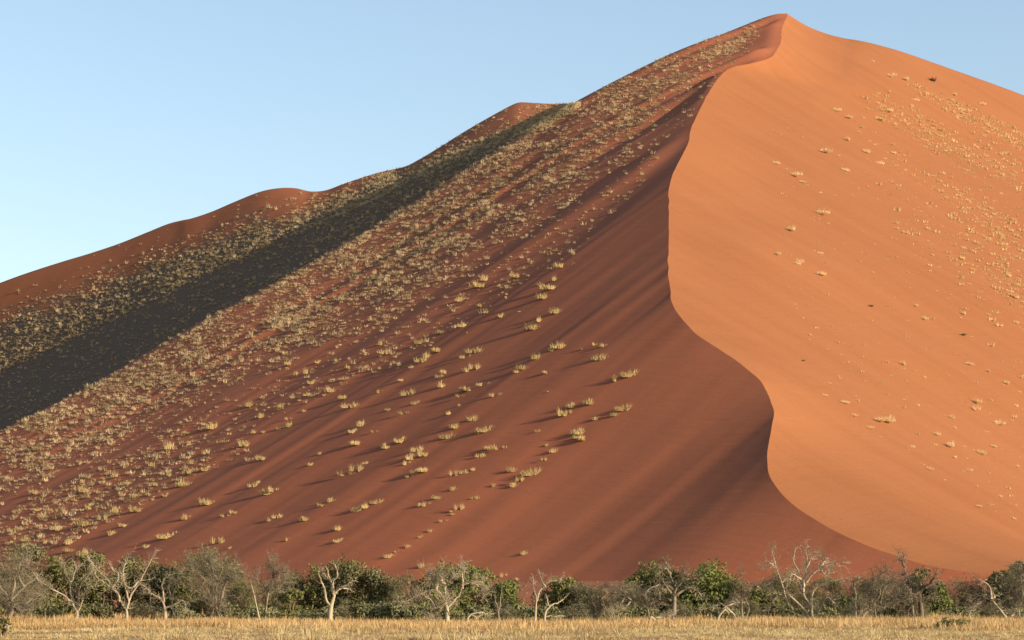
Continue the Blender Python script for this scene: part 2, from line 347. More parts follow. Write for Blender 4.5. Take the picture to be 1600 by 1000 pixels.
TB = [(1225,295,55),(1310,365,50),(1245,90,80),(1305,155,40),(1330,125,30),(1270,235,35),(1320,235,25),(1065,195,100),(960,280,50),(930,240,35),(850,300,90),(1150,245,30),(1025,340,35),(960,385,50),(950,430,60),(1025,420,50),(920,490,70),(780,495,50),(850,450,30),(765,395,50),(640,490,45),(600,440,80),(660,380,30),(680,555,50),(825,550,40),(515,485,40),(420,520,70),(335,570,35),(280,630,40),(210,655,40),(470,605,70),(580,620,70),(520,660,60),(685,620,60),(425,685,80),(550,735,70),(620,700,40),(290,710,60),(345,780,70),(230,785,40),(135,770,50),(345,825,50),(420,840,60),(490,860,40),(285,870,40),(80,720,60),(60,785,30),(930,660,55),(830,745,90),(725,805,50),(1040,585,60),(1100,775,70),(1150,815,30),(1130,650,45),(1170,635,40),(600,540,30),(90,630,40),(180,535,50),(130,675,30),(240,450,40),(190,625,30),(1270,500,50)]
TC = [(195,165,50),(140,20,60),(300,35,60),(510,95,60),(510,170,60),(85,45,40),(1080,110,50),(1025,150,30),(940,205,60),(880,240,35),(830,270,50),(1035,330,60),(1170,45,50),(1230,10,30),(1680,250,50),(1960,405,45),(2445,395,45),(1630,415,30),(1540,390,50),(1470,375,40)]
TR = [(480,12,25),(545,50,25),(830,145,20),(855,183,25),(970,168,22),(1130,195,25),(790,318,30),(855,360,20),(985,318,25),(1045,340,25),(1100,375,30),(1010,430,35),(1005,452,35),(935,478,30),(945,512,20),(1075,495,35),(890,530,25),(930,560,40),(945,600,20),(1025,583,40),(1060,567,20),(820,568,22),(870,635,22),(985,638,25),(915,670,10),(1080,718,15),(1015,747,20),(1128,745,12),(1135,628,18),(740,480,60),(715,485,35),(610,432,30),(655,430,20),(555,415,18),(645,474,22),(690,510,25),(722,540,10),(570,378,15),(1130,445,25),(1120,480,20),(1040,525,12),(1140,405,15)]
TU = [(1055,213,20),(1120,260,40),(1170,275,30),(1210,345,40),(1110,322,18),(925,385,30),(965,410,30),(1070,362,20),(1110,385,40),(1075,415,35),(1155,425,25),(1215,408,30),(965,485,45),(880,525,50),(930,550,15),(955,595,40),(1030,530,40),(1085,570,40),(710,570,40),(780,610,50),(800,640,25),(870,745,50),(760,805,45),(715,895,30),(785,925,45),(865,965,35),(865,895,20),(1345,330,30),(1440,365,25),(870,680,15),(920,690,15),(1035,660,12)]
spots = [(400+a/2.5, 400+b/2.5, w/2.5, 'L') for a, b, w in TA] + [(a/3.2, 600+b/3.2, w/3.2, 'L') for a, b, w in TB] + [(400+a/4, 800+b/4, w/4, 'L') for a, b, w in TC] \
      + [(1000+a/1.923, 400+b/1.923, w/1.923, 'R') for a, b, w in TR] + [(900+a/2.273, b/2.273, w/2.273, 'R') for a, b, w in TU]
spots.sort(key=lambda t: -t[2])
rng = np.random.default_rng(5)
TUFTS = []; TUFTR = []
for k in range(8):
    v, t = tuft_template(rng, 230, 1.0, .85, .024, 2, clump=2 + k % 5, stretch=1.0)
    v[:, :2] *= .5/np.percentile(np.abs(v[:, 0]), 96)          # unit breadth
    TUFTS.append(mesh_np('tussock_grass', v, t, False)); TUFTS[-1].materials.append(M['tussock'])
    if k < 4: TUFTR.append(mesh_np('pale_tussock_grass', v, t, False)); TUFTR[-1].materials.append(M['tussock_pale'])
def tussock_words(x, y, w, side):
    big = 'broad' if w > 19 else ('mid-sized' if w > 11 else 'small')
    if side == 'R':
        z = 'high on the orange face' if y < 190 else 'on the orange face below the summit' if y < 430 else 'halfway up the orange face' if y < 640 else 'low on the orange face'
    elif y > 880: z = 'at the slope foot above the trees'
    elif x < 160: z = 'at the far left of the slope' if y < 760 else 'on the far left just above the trees'
    elif x < 330: z = 'left below the dense grass belt' if y < 720 else 'on the lower left above the trees'
    elif x < 560: z = 'under the dense grass, left of middle' if y < 650 else ('on the lower slope, left of middle' if y < 790 else 'near the slope bottom, left of middle')
    elif x < 760: z = 'under the dense grass in the middle' if y < 560 else ('in the middle of the red slope' if y < 720 else 'low in the middle above the trees')
    elif x < 900: z = 'right of the dense grass belt' if y < 520 else ('on the right of the red slope' if y < 680 else 'in the lowest rows on the right')
    else: z = 'on bare red sand nearest the crest'
    return big, z
small_pts = []; kin = {}
NIND = 0
for x, y, w, side in spots:
    hit = on_dune(x, y + w*.30)
    if not hit: continue
    p, nrm, which, dist = hit
    if NIND >= 300: small_pts.append((p, w)); continue
    NIND += 1
    o = obj('grass_tussock', random.choice(TUFTS if side == 'L' else TUFTR), None, None, p - Vector((0, 0, .08)))
    size = max(w, 5)/F*p.y*1.12
    hh = (size*.66 if size < 3 else 1.98 + (size-3)*.22)*random.uniform(.9, 1.15)
    if side == 'R': hh *= .85
    o.scale = (size*1.12, size*random.uniform(.55, .9), hh); o.rotation_euler[2] = random.uniform(-.5, .5) + (math.pi if random.random() < .5 else 0) + (.7 if side == 'L' else -.7)
    big, z = tussock_words(x, y, w, side)
    if 810 < x < 830 and 855 < y < 872: tag(o, 'lone golden tussock casting a long shadow on bare red sand low right', 'grass tussock', 'grass tussocks ' + z)
    else: kin.setdefault((big, z), []).append((x, o))
ORD = ['leftmost', 'second', 'third', 'fourth', 'fifth', 'sixth', 'seventh', 'eighth', 'ninth', 'tenth', 'eleventh', 'twelfth', 'thirteenth', 'fourteenth', 'fifteenth', 'sixteenth', 'seventeenth', 'eighteenth', 'nineteenth', 'twentieth', 'twenty-first', 'twenty-second', 'twenty-third', 'twenty-fourth', 'twenty-fifth', 'twenty-sixth', 'twenty-seventh', 'twenty-eighth', 'twenty-ninth', 'thirtieth']
for (big, z), ks in kin.items():
    ks.sort(key=lambda t: t[0])
    for i, (x, o) in enumerate(ks):
        what = f"{'pale' if 'orange' in z else 'golden'} tussock"
        lab = f'{big} {what} {z}' if len(ks) == 1 else f"{ORD[i]}{'' if i == 0 else ' from left'} of the {big} {what}s {z}"
        tag(o, lab, 'grass tussock', 'grass tussocks ' + z)
print('tussocks', NIND, 'rest', len(small_pts))

# dark shrubs on the orange face
for x, y, w in ((1361,479,9),(1505,524,11),(1255,564,7),(1458,127,14)):
    hit = on_dune(x, y); v, t = tuft_template(rng, 60, 1, 1.1, .05, 2); v[:, :2] *= .5/np.percentile(np.abs(v[:, 0]), 96)
    o = obj('dark_shrub', mesh_np('dark_shrub', v, t, False), M['tussock_dark'], None, hit[0]); s_ = w/F*hit[0].y
    o.scale = (s_, s_, s_*.6)
    tag(o, {1361: 'tiny dark shrub in the middle of the orange face', 1505: 'dark low shrub toward the right side of the orange face',
            1255: 'tiny dark shrub near the winding crest on the orange face', 1458: 'dark green shrub high on the right ridge below the sky'}[x], 'shrub', 'dark shrubs on the orange face')

# the grass that nobody could count: the dense belt, the shaded belt and the dune behind
spur_y = lambda x: np.interp(-x, -sp[:, 0], sp[:, 1])
edge_y = lambda x: np.interp(-x, -xs, ye)
sky_y = lambda x: np.interp(-x, -xs, ysk)
pts_, scl_, pk_, rot_, zs_ = [], [], [], [], []
def add(p, s, h, k):
    pts_.append(tuple(p)); scl_.append(s); zs_.append(h); pk_.append(k); rot_.append(rng.uniform(0, 6.28))
def try_px(x, y, lo, hi, k0, k1, hk=.8, want=None):
    hit = on_dune(x, y)
    if hit and (want is None or hit[2] == want):
        s = lo + (hi-lo)*rng.random()**2.2; add(hit[0] - Vector((0, 0, .05)), s, s*hk*rng.uniform(.75, 1.2), rng.integers(k0, k1))
for _ in range(60000):                                  # dense belt on the sunny side of the spur
    x = rng.uniform(-260, 1190); ysp = spur_y(x)
    wid = np.interp(x, [-260, 0, 300, 600, 900, 1000, 1100, 1190], [130, 125, 130, 175, 170, 135, 66, 20])
    d = rng.uniform(-4, wid*(1.75 if x < 400 else 1.35)); y = ysp + d
    f = np.clip((wid - d)/(wid*.5), 0.0, 1)**1.1
    n = vnoise(np.array(x/38. + y/60.), np.array(y/16. - x/90.))
    f *= np.clip(.52 + .55*n, .16, .9)
    if x > 1060: f *= (.25 if d < 14 else 1)
    if d > wid: f = .22 if x < 330 else .07
    if rng.random() < f*np.interp(wid, [20, 175], [.35, 1]): try_px(x, y, .55, 2.2, 0, 6, .85, 0)
for _ in range(40000):                                  # dune behind: from the sky line to the spur
    x = rng.uniform(-260, 905); a, b, c = sky_y(x), edge_y(x), spur_y(x)
    y = rng.uniform(a, c + 4)
    if y < b:
        q = (y-a)/(b-a+1); f = np.interp(q, [0, .22, .4, .6, 1], [.0, .03, .35, .8, 1.0])
        if x > 620: f = np.interp(b-y, [0, 12, 24, 60], [1, .7, .08, .03])
        elif x > 420: f = np.interp(b-y, [0, 30, 44, 60], [1, .8, .12, .03])
        f *= np.clip(.85 + .5*float(vnoise(np.array(x/40.), np.array(y/13.+x/70.))), .3, 1)
    else: f = .22
    if rng.random() < f: try_px(x, y, .7, 2.2, 0, 6, .95)
for _ in range(26):                                     # bushes against the sky on the far ridge
    x = rng.uniform(635, 760); try_px(x, sky_y(x) + rng.uniform(1, 9), 1.2, 2.6, 0, 6, .9)
for _ in range(20000):                                   # streaks of low dry grass down the right of the orange face
    x = rng.uniform(1330, 1760); top = np.interp(x, [1330, 1430, 1600, 1760], [150, 130, 205, 275]); y = top + rng.uniform(0, 460)*rng.random()**.8
    bot = np.interp(x, [1330, 1400, 1480, 1600, 1760], [220, 370, 480, 620, 760])
    if y > bot: continue
    c = y - .60*(x-1230)                                # across the fall line
    n = vnoise(np.array(c/7.5), np.array(x/160.)); n2 = vnoise(np.array(c/30.+9), np.array(x/200.))
    f = .75*np.clip(.25 + .8*n + .5*n2, 0, 1)*np.interp(x, [1330, 1400, 1500, 1600], [.1, .35, .8, 1])*np.interp(y-bot, [-160, 0], [1, .12])
    if rng.random() < f: try_px(x, y, .5, 2.3, 6, 8, .75)
for _ in range(620):
    x = rng.uniform(1200, 1600); y = rng.uniform(200, 820)
    if y < np.interp(x, [1200, 1300, 1400, 1600], [420, 600, 700, 830]) and rng.random() < .75: try_px(x, y, .5, 1.2, 6, 8, .75)
for p, w in small_pts: add(p, w/F*p.y*1.1, w/F*p.y*.5, 6)
temps = [tuft_template(rng, 28, 1, .7, .06, 1) for _ in range(6)] + [tuft_template(rng, 14, 1, .45, .09, 1) for _ in range(2)]
for v, t in temps: v[:, :2] *= .5/np.percentile(np.abs(v[:, 0]), 96)
pts_, scl_, rot_, pk_, zs_ = map(np.array, (pts_, scl_, rot_, pk_, zs_))
for nm, mt, sel, lab in (('distant_grass', 'tussock_far', pk_ < 6, 'dense speckle of dry grass tufts over the dune flanks'), ('orange_face_grass', 'tussock_right', pk_ >= 6, 'streaks of low pale grass on the orange dune face')):
    sme = scatter_mesh(nm, temps, pts_[sel], scl_[sel], rot_[sel], pk_[sel], zs_[sel])
    tag(obj(nm, sme, M[mt]), lab, 'grass', kind='stuff')
print('far tufts', len(pts_), len(sme.polygons))

# ------------------------------------------------------------------ trees and bushes along the foot of the dune
def bark_mat(name, c0, c1, c2):
    m = N(name); co = m.n('ShaderNodeTexCoord').outputs['Object']
    a = m.noise(m.map(co, scale=(1.2, 1.2, .35)), 1.0, 5, .65)
    m.l(m.ramp(a, [(.3, c0), (.5, c1), (.7, c2)]), m.b.inputs['Base Color']); m.bump(a, .6, .05); return m.m
M['bark_pale'] = bark_mat('bleached_wood', (.18, .138, .082), (.32, .255, .163), (.43, .355, .238))
M['bark_grey'] = bark_mat('grey_wood', (.10, .078, .05), (.18, .142, .092), (.25, .20, .134))
M['bark_brown'] = bark_mat('brown_wood', (.06, .04, .026), (.12, .085, .055), (.19, .14, .09))
def leaf_mat(name, c0, c1, c2, tr=.25):
    m = N(name); geo = m.n('ShaderNodeNewGeometry').outputs['Position']
    a = m.noise(m.map(geo, scale=(.9,)*3), 1.0, 4, .7)
    col = m.ramp(a, [(.3, c0), (.5, c1), (.72, c2)]); m.l(col, m.b.inputs['Base Color'])
    t = m.n('ShaderNodeBsdfTranslucent'); m.l(col, t.inputs[0]); mx = m.n('ShaderNodeMixShader', i_0=tr)
    m.l(m.b.outputs[0], mx.inputs[1]); m.l(t.outputs[0], mx.inputs[2]); m.l(mx.outputs[0], m.t.nodes['Material Output'].inputs[0]); return m.m
M['leaf_green'] = leaf_mat('acacia_leaf', (0.0808, 0.0858, 0.0281), (0.1414, 0.1369, 0.0468), (0.2290, 0.2024, 0.0773))
M['leaf_bright'] = leaf_mat('fresh_leaf', (0.0808, 0.1048, 0.0281), (0.1414, 0.1548, 0.0445), (0.2155, 0.2084, 0.0703))
M['leaf_olive'] = leaf_mat('olive_leaf', (0.0878, 0.0830, 0.0371), (0.1513, 0.1366, 0.0605), (0.2245, 0.1952, 0.0927))
M['leaf_grey'] = leaf_mat('grey_olive_leaf', (.095, .085, .042), (.165, .145, .072), (.245, .21, .11))
M['leaf_sage'] = leaf_mat('sage_leaf', (0.1171, 0.1171, 0.0537), (0.1952, 0.1854, 0.0830), (0.2928, 0.2635, 0.1269))
M['leaf_yellow'] = leaf_mat('yellow_green_leaf', (.15, .13, .05), (.24, .20, .08), (.34, .28, .12))

def tube(V, T, P, R, sides):
    """tapered tube along the points P with radii R, appended to V, T"""
    P = np.asarray(P, float); n = len(P); k0 = len(V)
    tan = np.gradient(P, axis=0); tan /= np.linalg.norm(tan, axis=1)[:, None] + 1e-9
    up = np.array([.3, 1, .2]); a = np.cross(tan, up); a /= np.linalg.norm(a, axis=1)[:, None] + 1e-9; b = np.cross(tan, a)
    an = np.arange(sides)*2*math.pi/sides
    for i in range(n):
        for t in an: V.append(P[i] + (a[i]*math.cos(t) + b[i]*math.sin(t))*R[i])
    for i in range(n-1):
        for j in range(sides):
            p, q = k0+i*sides+j, k0+i*sides+(j+1) % sides; T.append((p, q, q+sides)); T.append((p, q+sides, p+sides))
    V.append(P[-1] + tan[-1]*R[-1]); e = len(V)-1
    for j in range(sides): T.append((k0+(n-1)*sides+j, k0+(n-1)*sides+(j+1) % sides, e))

def twigs(V, T, rg, p, d, L, r, lev, droop=0.0, up=.25, kids=4, sides=3):
    n = 4; P = [np.array(p)]; dd = np.array(d, float); dd /= np.linalg.norm(dd)
    for i in range(n):
        dd = dd + rg.normal(size=3)*.26 + np.array([0, 0, up*.25 - droop*.3*(i/n)]); dd /= np.linalg.norm(dd); P.append(P[-1] + dd*L/n)
    tube(V, T, P, np.linspace(r, r*.35, n+1), sides)
    if lev > 0:
        for _ in range(kids):
            k = rg.integers(1, n+1); ax = rg.normal(size=3); q = dd*.75 + ax*.62 + np.array([0, 0, up*.5])
            twigs(V, T, rg, P[k], q, L*rg.uniform(.5, .78), max(r*.55, .013), lev-1, droop, up, kids, 3)

PXM = lambda Y: Y/F
def curve_px(poly, Y, rg, depth):
    P = [pt(x, y, Y) for x, y in poly]; off = 0; out = []
    for i, p in enumerate(P):
        if i: off += depth/len(P)
        q = p.copy(); q *= 1; q[1] += off; out.append(q)
    return spline(np.array(out), max(6, 5*len(P)))
def dead_tree(name, label, org, trunk, limbs, Y, r=.22, bark='bark_pale', lev=2, kids=4, twl=1.5, droop=.1, up=.3, seed=1, group='dead trees in front of the dune', twig_bark=None, twn=4):
    """trunk and limbs are runs of points seen in a zoomed view of the photo (org = x0, y0, zoom)"""
    rg = np.random.default_rng(seed); x0, y0, zm = org; cv = lambda poly: [(x0+a/zm, y0+b/zm) for a, b in poly]
    tp = cv(trunk); b = pt(tp[0][0], tp[0][1], Y); base = np.array([b[0], Y, float(ground_z(b[0], Y)) - .15])
    root = bpy.data.objects.new(name, None); COL.objects.link(root); root.location = base; tag(root, label, 'dead tree', group)
    V, T = [], []; C = curve_px(tp, Y, rg, 0); C = np.vstack([base, [base[0], Y, max(base[2]+.2, C[0][2]*.5 + base[2]*.5)], C[1:]])
    r *= .82; tube(V, T, C, np.linspace(r*1.15, r*.55, len(C)), 6)
    obj('trunk', mesh_np('trunk', np.array(V)-base, np.array(T)), M[bark], root)
    V, T, VT, TT2 = [], [], [], []
    runs = [(C, r*.55)]
    for k, lm in enumerate(limbs):
        big = .62 if len(lm) > 2 else .45
        C2 = curve_px(cv(lm), Y, rg, rg.uniform(-1.6, 1.6)); rr = r*big
        C2 = C2 + np.vstack([np.zeros(3), np.cumsum(rg.normal(size=(len(C2)-1, 3))*.035, axis=0)])
        tube(V, T, C2, np.linspace(rr, max(rr*.28, .03), len(C2)), 5); runs.append((C2, rr*.5))
    for C2, rr in runs:
        n = len(C2); a = 2 if C2 is not C else n-3
        for i in range(a, n):
            for _ in range(twn if i == n-1 else max(1, twn//2)):
                if rg.random() < .3 + .6*i/n:
                    d = (C2[i]-C2[i-1]); d = d/np.linalg.norm(d)*.8 + rg.normal(size=3)*.65 + np.array([0, 0, up*.6])
                    twigs(VT, TT2, rg, C2[i], d, twl*.8*rg.uniform(.5, 1.1), max(rr*.38, .024), lev-1, droop, up, kids)
    lo = obj('limbs', mesh_np('limbs', np.array(V)-base, np.array(T)), M[bark], root)
    if VT: obj('twigs', mesh_np('twigs', np.array(VT)-base, np.array(TT2), False), M[twig_bark or bark], lo)['kind'] = 'stuff'
    return root

def bush(name, label, cat, cx, top, bot, wid, Y, leaf, seed, lobes=20, n=9000, size=.15, group='green trees and bushes under the dune', bark='bark_brown', twiggy=0, flat=.85, bare=.0):
    rg = np.random.default_rng(seed); m = PXM(Y); X = (cx-800)/F*Y; gz = float(ground_z(X, Y)); Wd = wid*m
    if leaf in ('leaf_green', 'leaf_bright') and wid > 60: top -= 4; Wd *= 1.08
    Ht = EYE + (HORIZON-top)/F*Y - gz; base = np.array([X, Y, gz-.1])
    root = bpy.data.objects.new(name, None); COL.objects.link(root); root.location = base; tag(root, label, cat, group)
    L = []
    for i in range(lobes):
        d = rg.normal(size=3); d[2] = abs(d[2]); d /= np.linalg.norm(d); q = rg.uniform(.35, 1)**.6
        rad = Wd*rg.uniform(.14, .25); rz = min(rad*flat, Ht*.27)
        c = d*q*np.array([Wd*.40, Wd*.34, Ht-rz*.8]); c[2] = max(c[2], rz*(.4 + bare*2))
        L.append((c, np.array([rad, rad, rz])))
    n = int(n*1.5); per = n//lobes; V, T = [], []; cs, nr = [], []
    for c, r3 in L:
        d = rg.normal(size=(per, 3)); d /= np.linalg.norm(d, axis=1)[:, None]
        rad = rg.uniform(0, 1, per)**.42; nz = 1 + .28*np.sin(d[:, 0]*5 + c[0]*3)*np.sin(d[:, 2]*6 + c[1]*3 + 1)
        p = c + d*r3*(rad*nz)[:, None]; keep = p[:, 2] > .12 + .25*rg.random(per); cs.append(p[keep]); nr.append(d[keep])
    # clumps: leaves gather round sub-centres
    p = np.vstack(cs); d = np.vstack(nr); k = max(20, len(p)//90); sub = p[rg.integers(0, len(p), k)]
    near = np.argmin(((p[:, None, ::1]-sub[None])**2).sum(-1), 1) if len(p)*k < 6e6 else rg.integers(0, k, len(p))
    p = p + (sub[near]-p)*rg.uniform(.05, .4, len(p))[:, None]
    p[:, 2] *= (Ht-.1)/np.percentile(p[:, 2], 99.3); p[:, 0] *= Wd*.54/np.percentile(np.abs(p[:, 0]), 98.5)
    t1 = rg.normal(size=p.shape); t1 /= np.linalg.norm(t1, axis=1)[:, None]; dn = d + rg.normal(size=p.shape)*.7
    t2 = np.cross(dn, t1); t2 /= np.linalg.norm(t2, axis=1)[:, None] + 1e-6; s = size*rg.uniform(.5, 1.3, len(p))[:, None]
    asp = 1.0 if not twiggy else .28
    v = np.stack([p - t1*s*1.2, p + t2*s*.6*asp, p + t1*s*1.2, p - t2*s*.6*asp], 1).reshape(-1, 3)
    v[:, 2] = np.maximum(v[:, 2], .02)
    obj('crown', mesh_np('crown', v, np.arange(len(v)).reshape(-1, 4), False), M[leaf], root)
    V, T = [], []
    for i in range(4):
        c = L[rg.integers(0, len(L))][0]; q = np.array([rg.normal()*.15, rg.normal()*.15, 0]); mid = q*.5 + c*.45 + np.array([rg.normal()*.3, rg.normal()*.3, .2])
        tube(V, T, spline(np.array([q, mid, c]), 7), np.linspace(.16, .05, 7), 5)
    obj('trunk', mesh_np('trunk', np.array(V), np.array(T)), M[bark], root)
    if twiggy:
        V, T = [], []
        for c, r3 in L:
            for _ in range(twiggy):
                d = rg.normal(size=3); d[2] = abs(d[2])*.6; twigs(V, T, rg, c*.8 + np.array([0, 0, .1]), d, max(r3)*1.4, .028, 2, .2, .2, 3)
        obj('twigs', mesh_np('twigs', np.array(V), np.array(T), False), M['bark_grey'], root)['kind'] = 'stuff'
    return root

Z1, Z2, Z3, Z4 = (0, 800, 4), (400, 800, 4), (800, 800, 4), (1200, 800, 4)
B = [ # name, label, category, centre x, top y, base y, breadth, distance, leaves, extra
 ('olive_tree_crown', 'grey olive thorny tree at the left end of the treeline', 'tree', 22, 853, 950, 108, 236, 'leaf_grey', dict(twiggy=3, n=7000)),
 ('thorn_tree', 'green leafy tree behind the leftmost gnarled tree', 'tree', 26, 851, 940, 90, 246, 'leaf_olive', {}),
 ('thorn_tree', 'dark green tree behind the pale forked tree on the left', 'tree', 116, 868, 945, 92, 248, 'leaf_green', {}),
 ('thorn_tree', 'wide green tree behind the tallest forked tree on the left', 'tree', 196, 876, 945, 100, 250, 'leaf_green', {}),
 ('thorn_tree', 'green tree left of the round twiggy tree', 'tree', 246, 882, 945, 76, 247, 'leaf_olive', {}),
 ('thorn_tree', 'round topped green tree behind the bare round twiggy tree', 'tree', 322, 864, 945, 108, 244, 'leaf_green', dict(n=8000)),
 ('grey_thorn_bush', 'olive bush right of the round twiggy tree', 'bush', 380, 893, 955, 70, 238, 'leaf_olive', dict(twiggy=1)),
 ('grey_thorn_bush', 'grey brown bush left of the low dark green bush', 'bush', 424, 897, 955, 66, 240, 'leaf_grey', dict(twiggy=3)),
 ('grey_thorn_bush', 'tall olive bush left of the white forked dead tree', 'bush', 468, 893, 952, 62, 246, 'leaf_olive', dict(twiggy=1)),
 ('green_bush', 'low dark green bush left of the white forked dead tree', 'bush', 455, 920, 958, 56, 232, 'leaf_green', dict(n=4000)),
 ('thorn_tree', 'tall dark green tree behind the white forked dead tree', 'tree', 528, 880, 952, 96, 246, 'leaf_green', dict(n=9000)),
 ('thorn_tree', 'grey green tree right of the white forked dead tree', 'tree', 572, 884, 952, 92, 243, 'leaf_olive', dict(n=8000)),
 ('grey_thorn_bush', 'grey olive bush between the two large green trees', 'bush', 624, 897, 955, 78, 240, 'leaf_olive', dict(twiggy=2)),
 ('sage_bush', 'low sage green bush under the grey olive bushes', 'bush', 590, 940, 963, 70, 222, 'leaf_sage', dict(n=3000)),
 ('sage_bush', 'low pale sage bush left of the sprawling dead tree', 'bush', 640, 938, 964, 60, 220, 'leaf_sage', dict(n=3000)),
 ('thorn_tree', 'dark tree right behind the sprawling dead tree', 'tree', 676, 906, 965, 66, 240, 'leaf_green', dict(n=6000)),
 ('thorn_tree', 'large green tree right of the sprawling dead tree', 'tree', 738, 886, 962, 124, 244, 'leaf_bright', dict(n=11000)),
 ('grey_thorn_bush', 'olive bush right of the large green tree', 'bush', 786, 908, 962, 44, 246, 'leaf_olive', dict(n=3500)),
 ('sage_bush', 'low sage bush left of the dark round green tree', 'bush', 815, 942, 966, 54, 226, 'leaf_sage', dict(n=2600)),
 ('thorn_tree', 'dark round green tree right of the stony gap', 'tree', 876, 907, 968, 76, 238, 'leaf_green', dict(n=7500)),
 ('grey_thorn_bush', 'grey tangled bush right of the dark round green tree', 'bush', 932, 914, 966, 70, 236, 'leaf_olive', dict(twiggy=2)),
 ('grey_thorn_bush', 'grey bush left of the tall brown dead tree', 'bush', 982, 911, 966, 66, 240, 'leaf_grey', dict(twiggy=3)),
 ('green_bush', 'small green bush peeking over the grey tangle', 'bush', 996, 902, 950, 44, 250, 'leaf_bright', dict(n=3500)),
 ('thorn_tree', 'dark green tree behind the tall brown dead tree', 'tree', 1036, 885, 970, 74, 244, 'leaf_green', dict(n=9000)),
 ('thorn_tree', 'brightest dense green tree right of the tall brown dead tree', 'tree', 1106, 886, 972, 104, 240, 'leaf_bright', dict(n=13000)),
 ('grey_thorn_bush', 'olive bush behind the arched dead tree', 'bush', 1156, 905, 968, 56, 238, 'leaf_olive', dict(twiggy=2)),
 ('green_bush', 'dark bush right of the arched dead tree', 'bush', 1190, 916, 978, 50, 232, 'leaf_green', dict(n=4500)),
 ('grey_thorn_bush', 'grey olive bush behind the multi stemmed dead tree', 'bush', 1242, 895, 972, 86, 242, 'leaf_olive', dict(twiggy=2)),
 ('green_bush', 'low green bush under the multi stemmed dead tree', 'bush', 1228, 942, 978, 70, 226, 'leaf_olive', dict(n=4000)),
 ('grey_thorn_bush', 'grey olive bush right of the multi stemmed dead tree', 'bush', 1300, 902, 972, 70, 242, 'leaf_olive', dict(twiggy=2)),
 ('grey_thorn_bush', 'twiggy olive bush behind the leaning dead tree', 'bush', 1362, 897, 974, 84, 242, 'leaf_grey', dict(twiggy=4)),
 ('green_bush', 'dark bush low behind the leaning dead tree', 'bush', 1325, 930, 978, 60, 236, 'leaf_green', dict(n=4500)),
 ('grey_thorn_bush', 'feathery sage tree right of the dark gnarled trunk', 'bush', 1436, 889, 965, 66, 246, 'leaf_olive', dict(n=7000, lobes=34)),
 ('green_bush', 'fresh green bush right of the dark gnarled trunk', 'bush', 1462, 910, 976, 52, 240, 'leaf_bright', dict(n=5500)),
 ('thorn_tree', 'dark grey brown tree behind the leaning white tree', 'tree', 1520, 901, 968, 96, 244, 'leaf_olive', dict(twiggy=1, n=8000)),
 ('thorn_tree', 'dark tree at the right end of the treeline', 'tree', 1584, 880, 972, 84, 242, 'leaf_olive', dict(n=9000)),
 ('grey_thorn_bush', 'grey twiggy tree at the right edge of the frame', 'bush', 1606, 888, 975, 80, 230, 'leaf_grey', dict(twiggy=4)),
 ('yellow_bush', 'yellow green scrub in the grass near the right trees', 'bush', 1486, 962, 996, 62, 160, 'leaf_yellow', dict(n=2600, size=.12, bark='bark_grey')),
 ('yellow_bush', 'yellow green shrub cut by the left frame edge', 'bush', 0, 944, 1004, 30, 135, 'leaf_yellow', dict(n=2200, size=.08, bark='bark_grey')),
]
for i, (nm, lab, cat, cx, top, bot, wid, Y, lf, kw) in enumerate(B):
    nm = 'thorn_tree' if nm == 'olive_tree_crown' else nm
    bush(nm, lab, cat, cx, top, bot, wid, Y, lf, 100+i, **kw)

low = [(70, 'sage', 50), (150, 'olive', 44), (228, 'grey', 50), (285, 'sage', 40), (352, 'olive', 56), (404, 'sage', 44), (500, 'sage', 60), (540, 'grey', 40), (690, 'sage', 60), (748, 'sage', 50), (790, 'grey', 44), (850, 'sage', 40), (905, 'grey', 60), (960, 'sage', 50), (1010, 'sage', 50), (1060, 'grey', 44), (1130, 'sage', 50), (1172, 'grey', 40), (1280, 'sage', 46), (1345, 'grey', 56), (1395, 'sage', 46), (1432, 'grey', 40), (1500, 'sage', 50), (1548, 'grey', 50), (1590, 'sage', 46)]
nth = ['leftmost', 'second', 'third', 'fourth', 'fifth', 'sixth', 'seventh', 'eighth', 'ninth', 'tenth', 'eleventh', 'twelfth', 'thirteenth', 'fourteenth', 'fifteenth']; cnt = {}
for i, (cx, lf, w) in enumerate(low):
    k = cnt.get(lf, 0); cnt[lf] = k + 1
    bush('low_scrub', f"{nth[k]}{'' if k == 0 else ' from left'} of the low {dict(sage='sage green', olive='olive', grey='grey twiggy')[lf]} scrubs at the feet of the trees", 'scrub', cx, 948 - 10*random.random() - (8 if lf == 'grey' else 0), 975, w*1.15, 214 + 8*random.random(), 'leaf_' + lf, 700+i, n=2600, lobes=16, size=.12, twiggy=2 if lf == 'grey' else 0, group='low scrub at the feet of the trees')

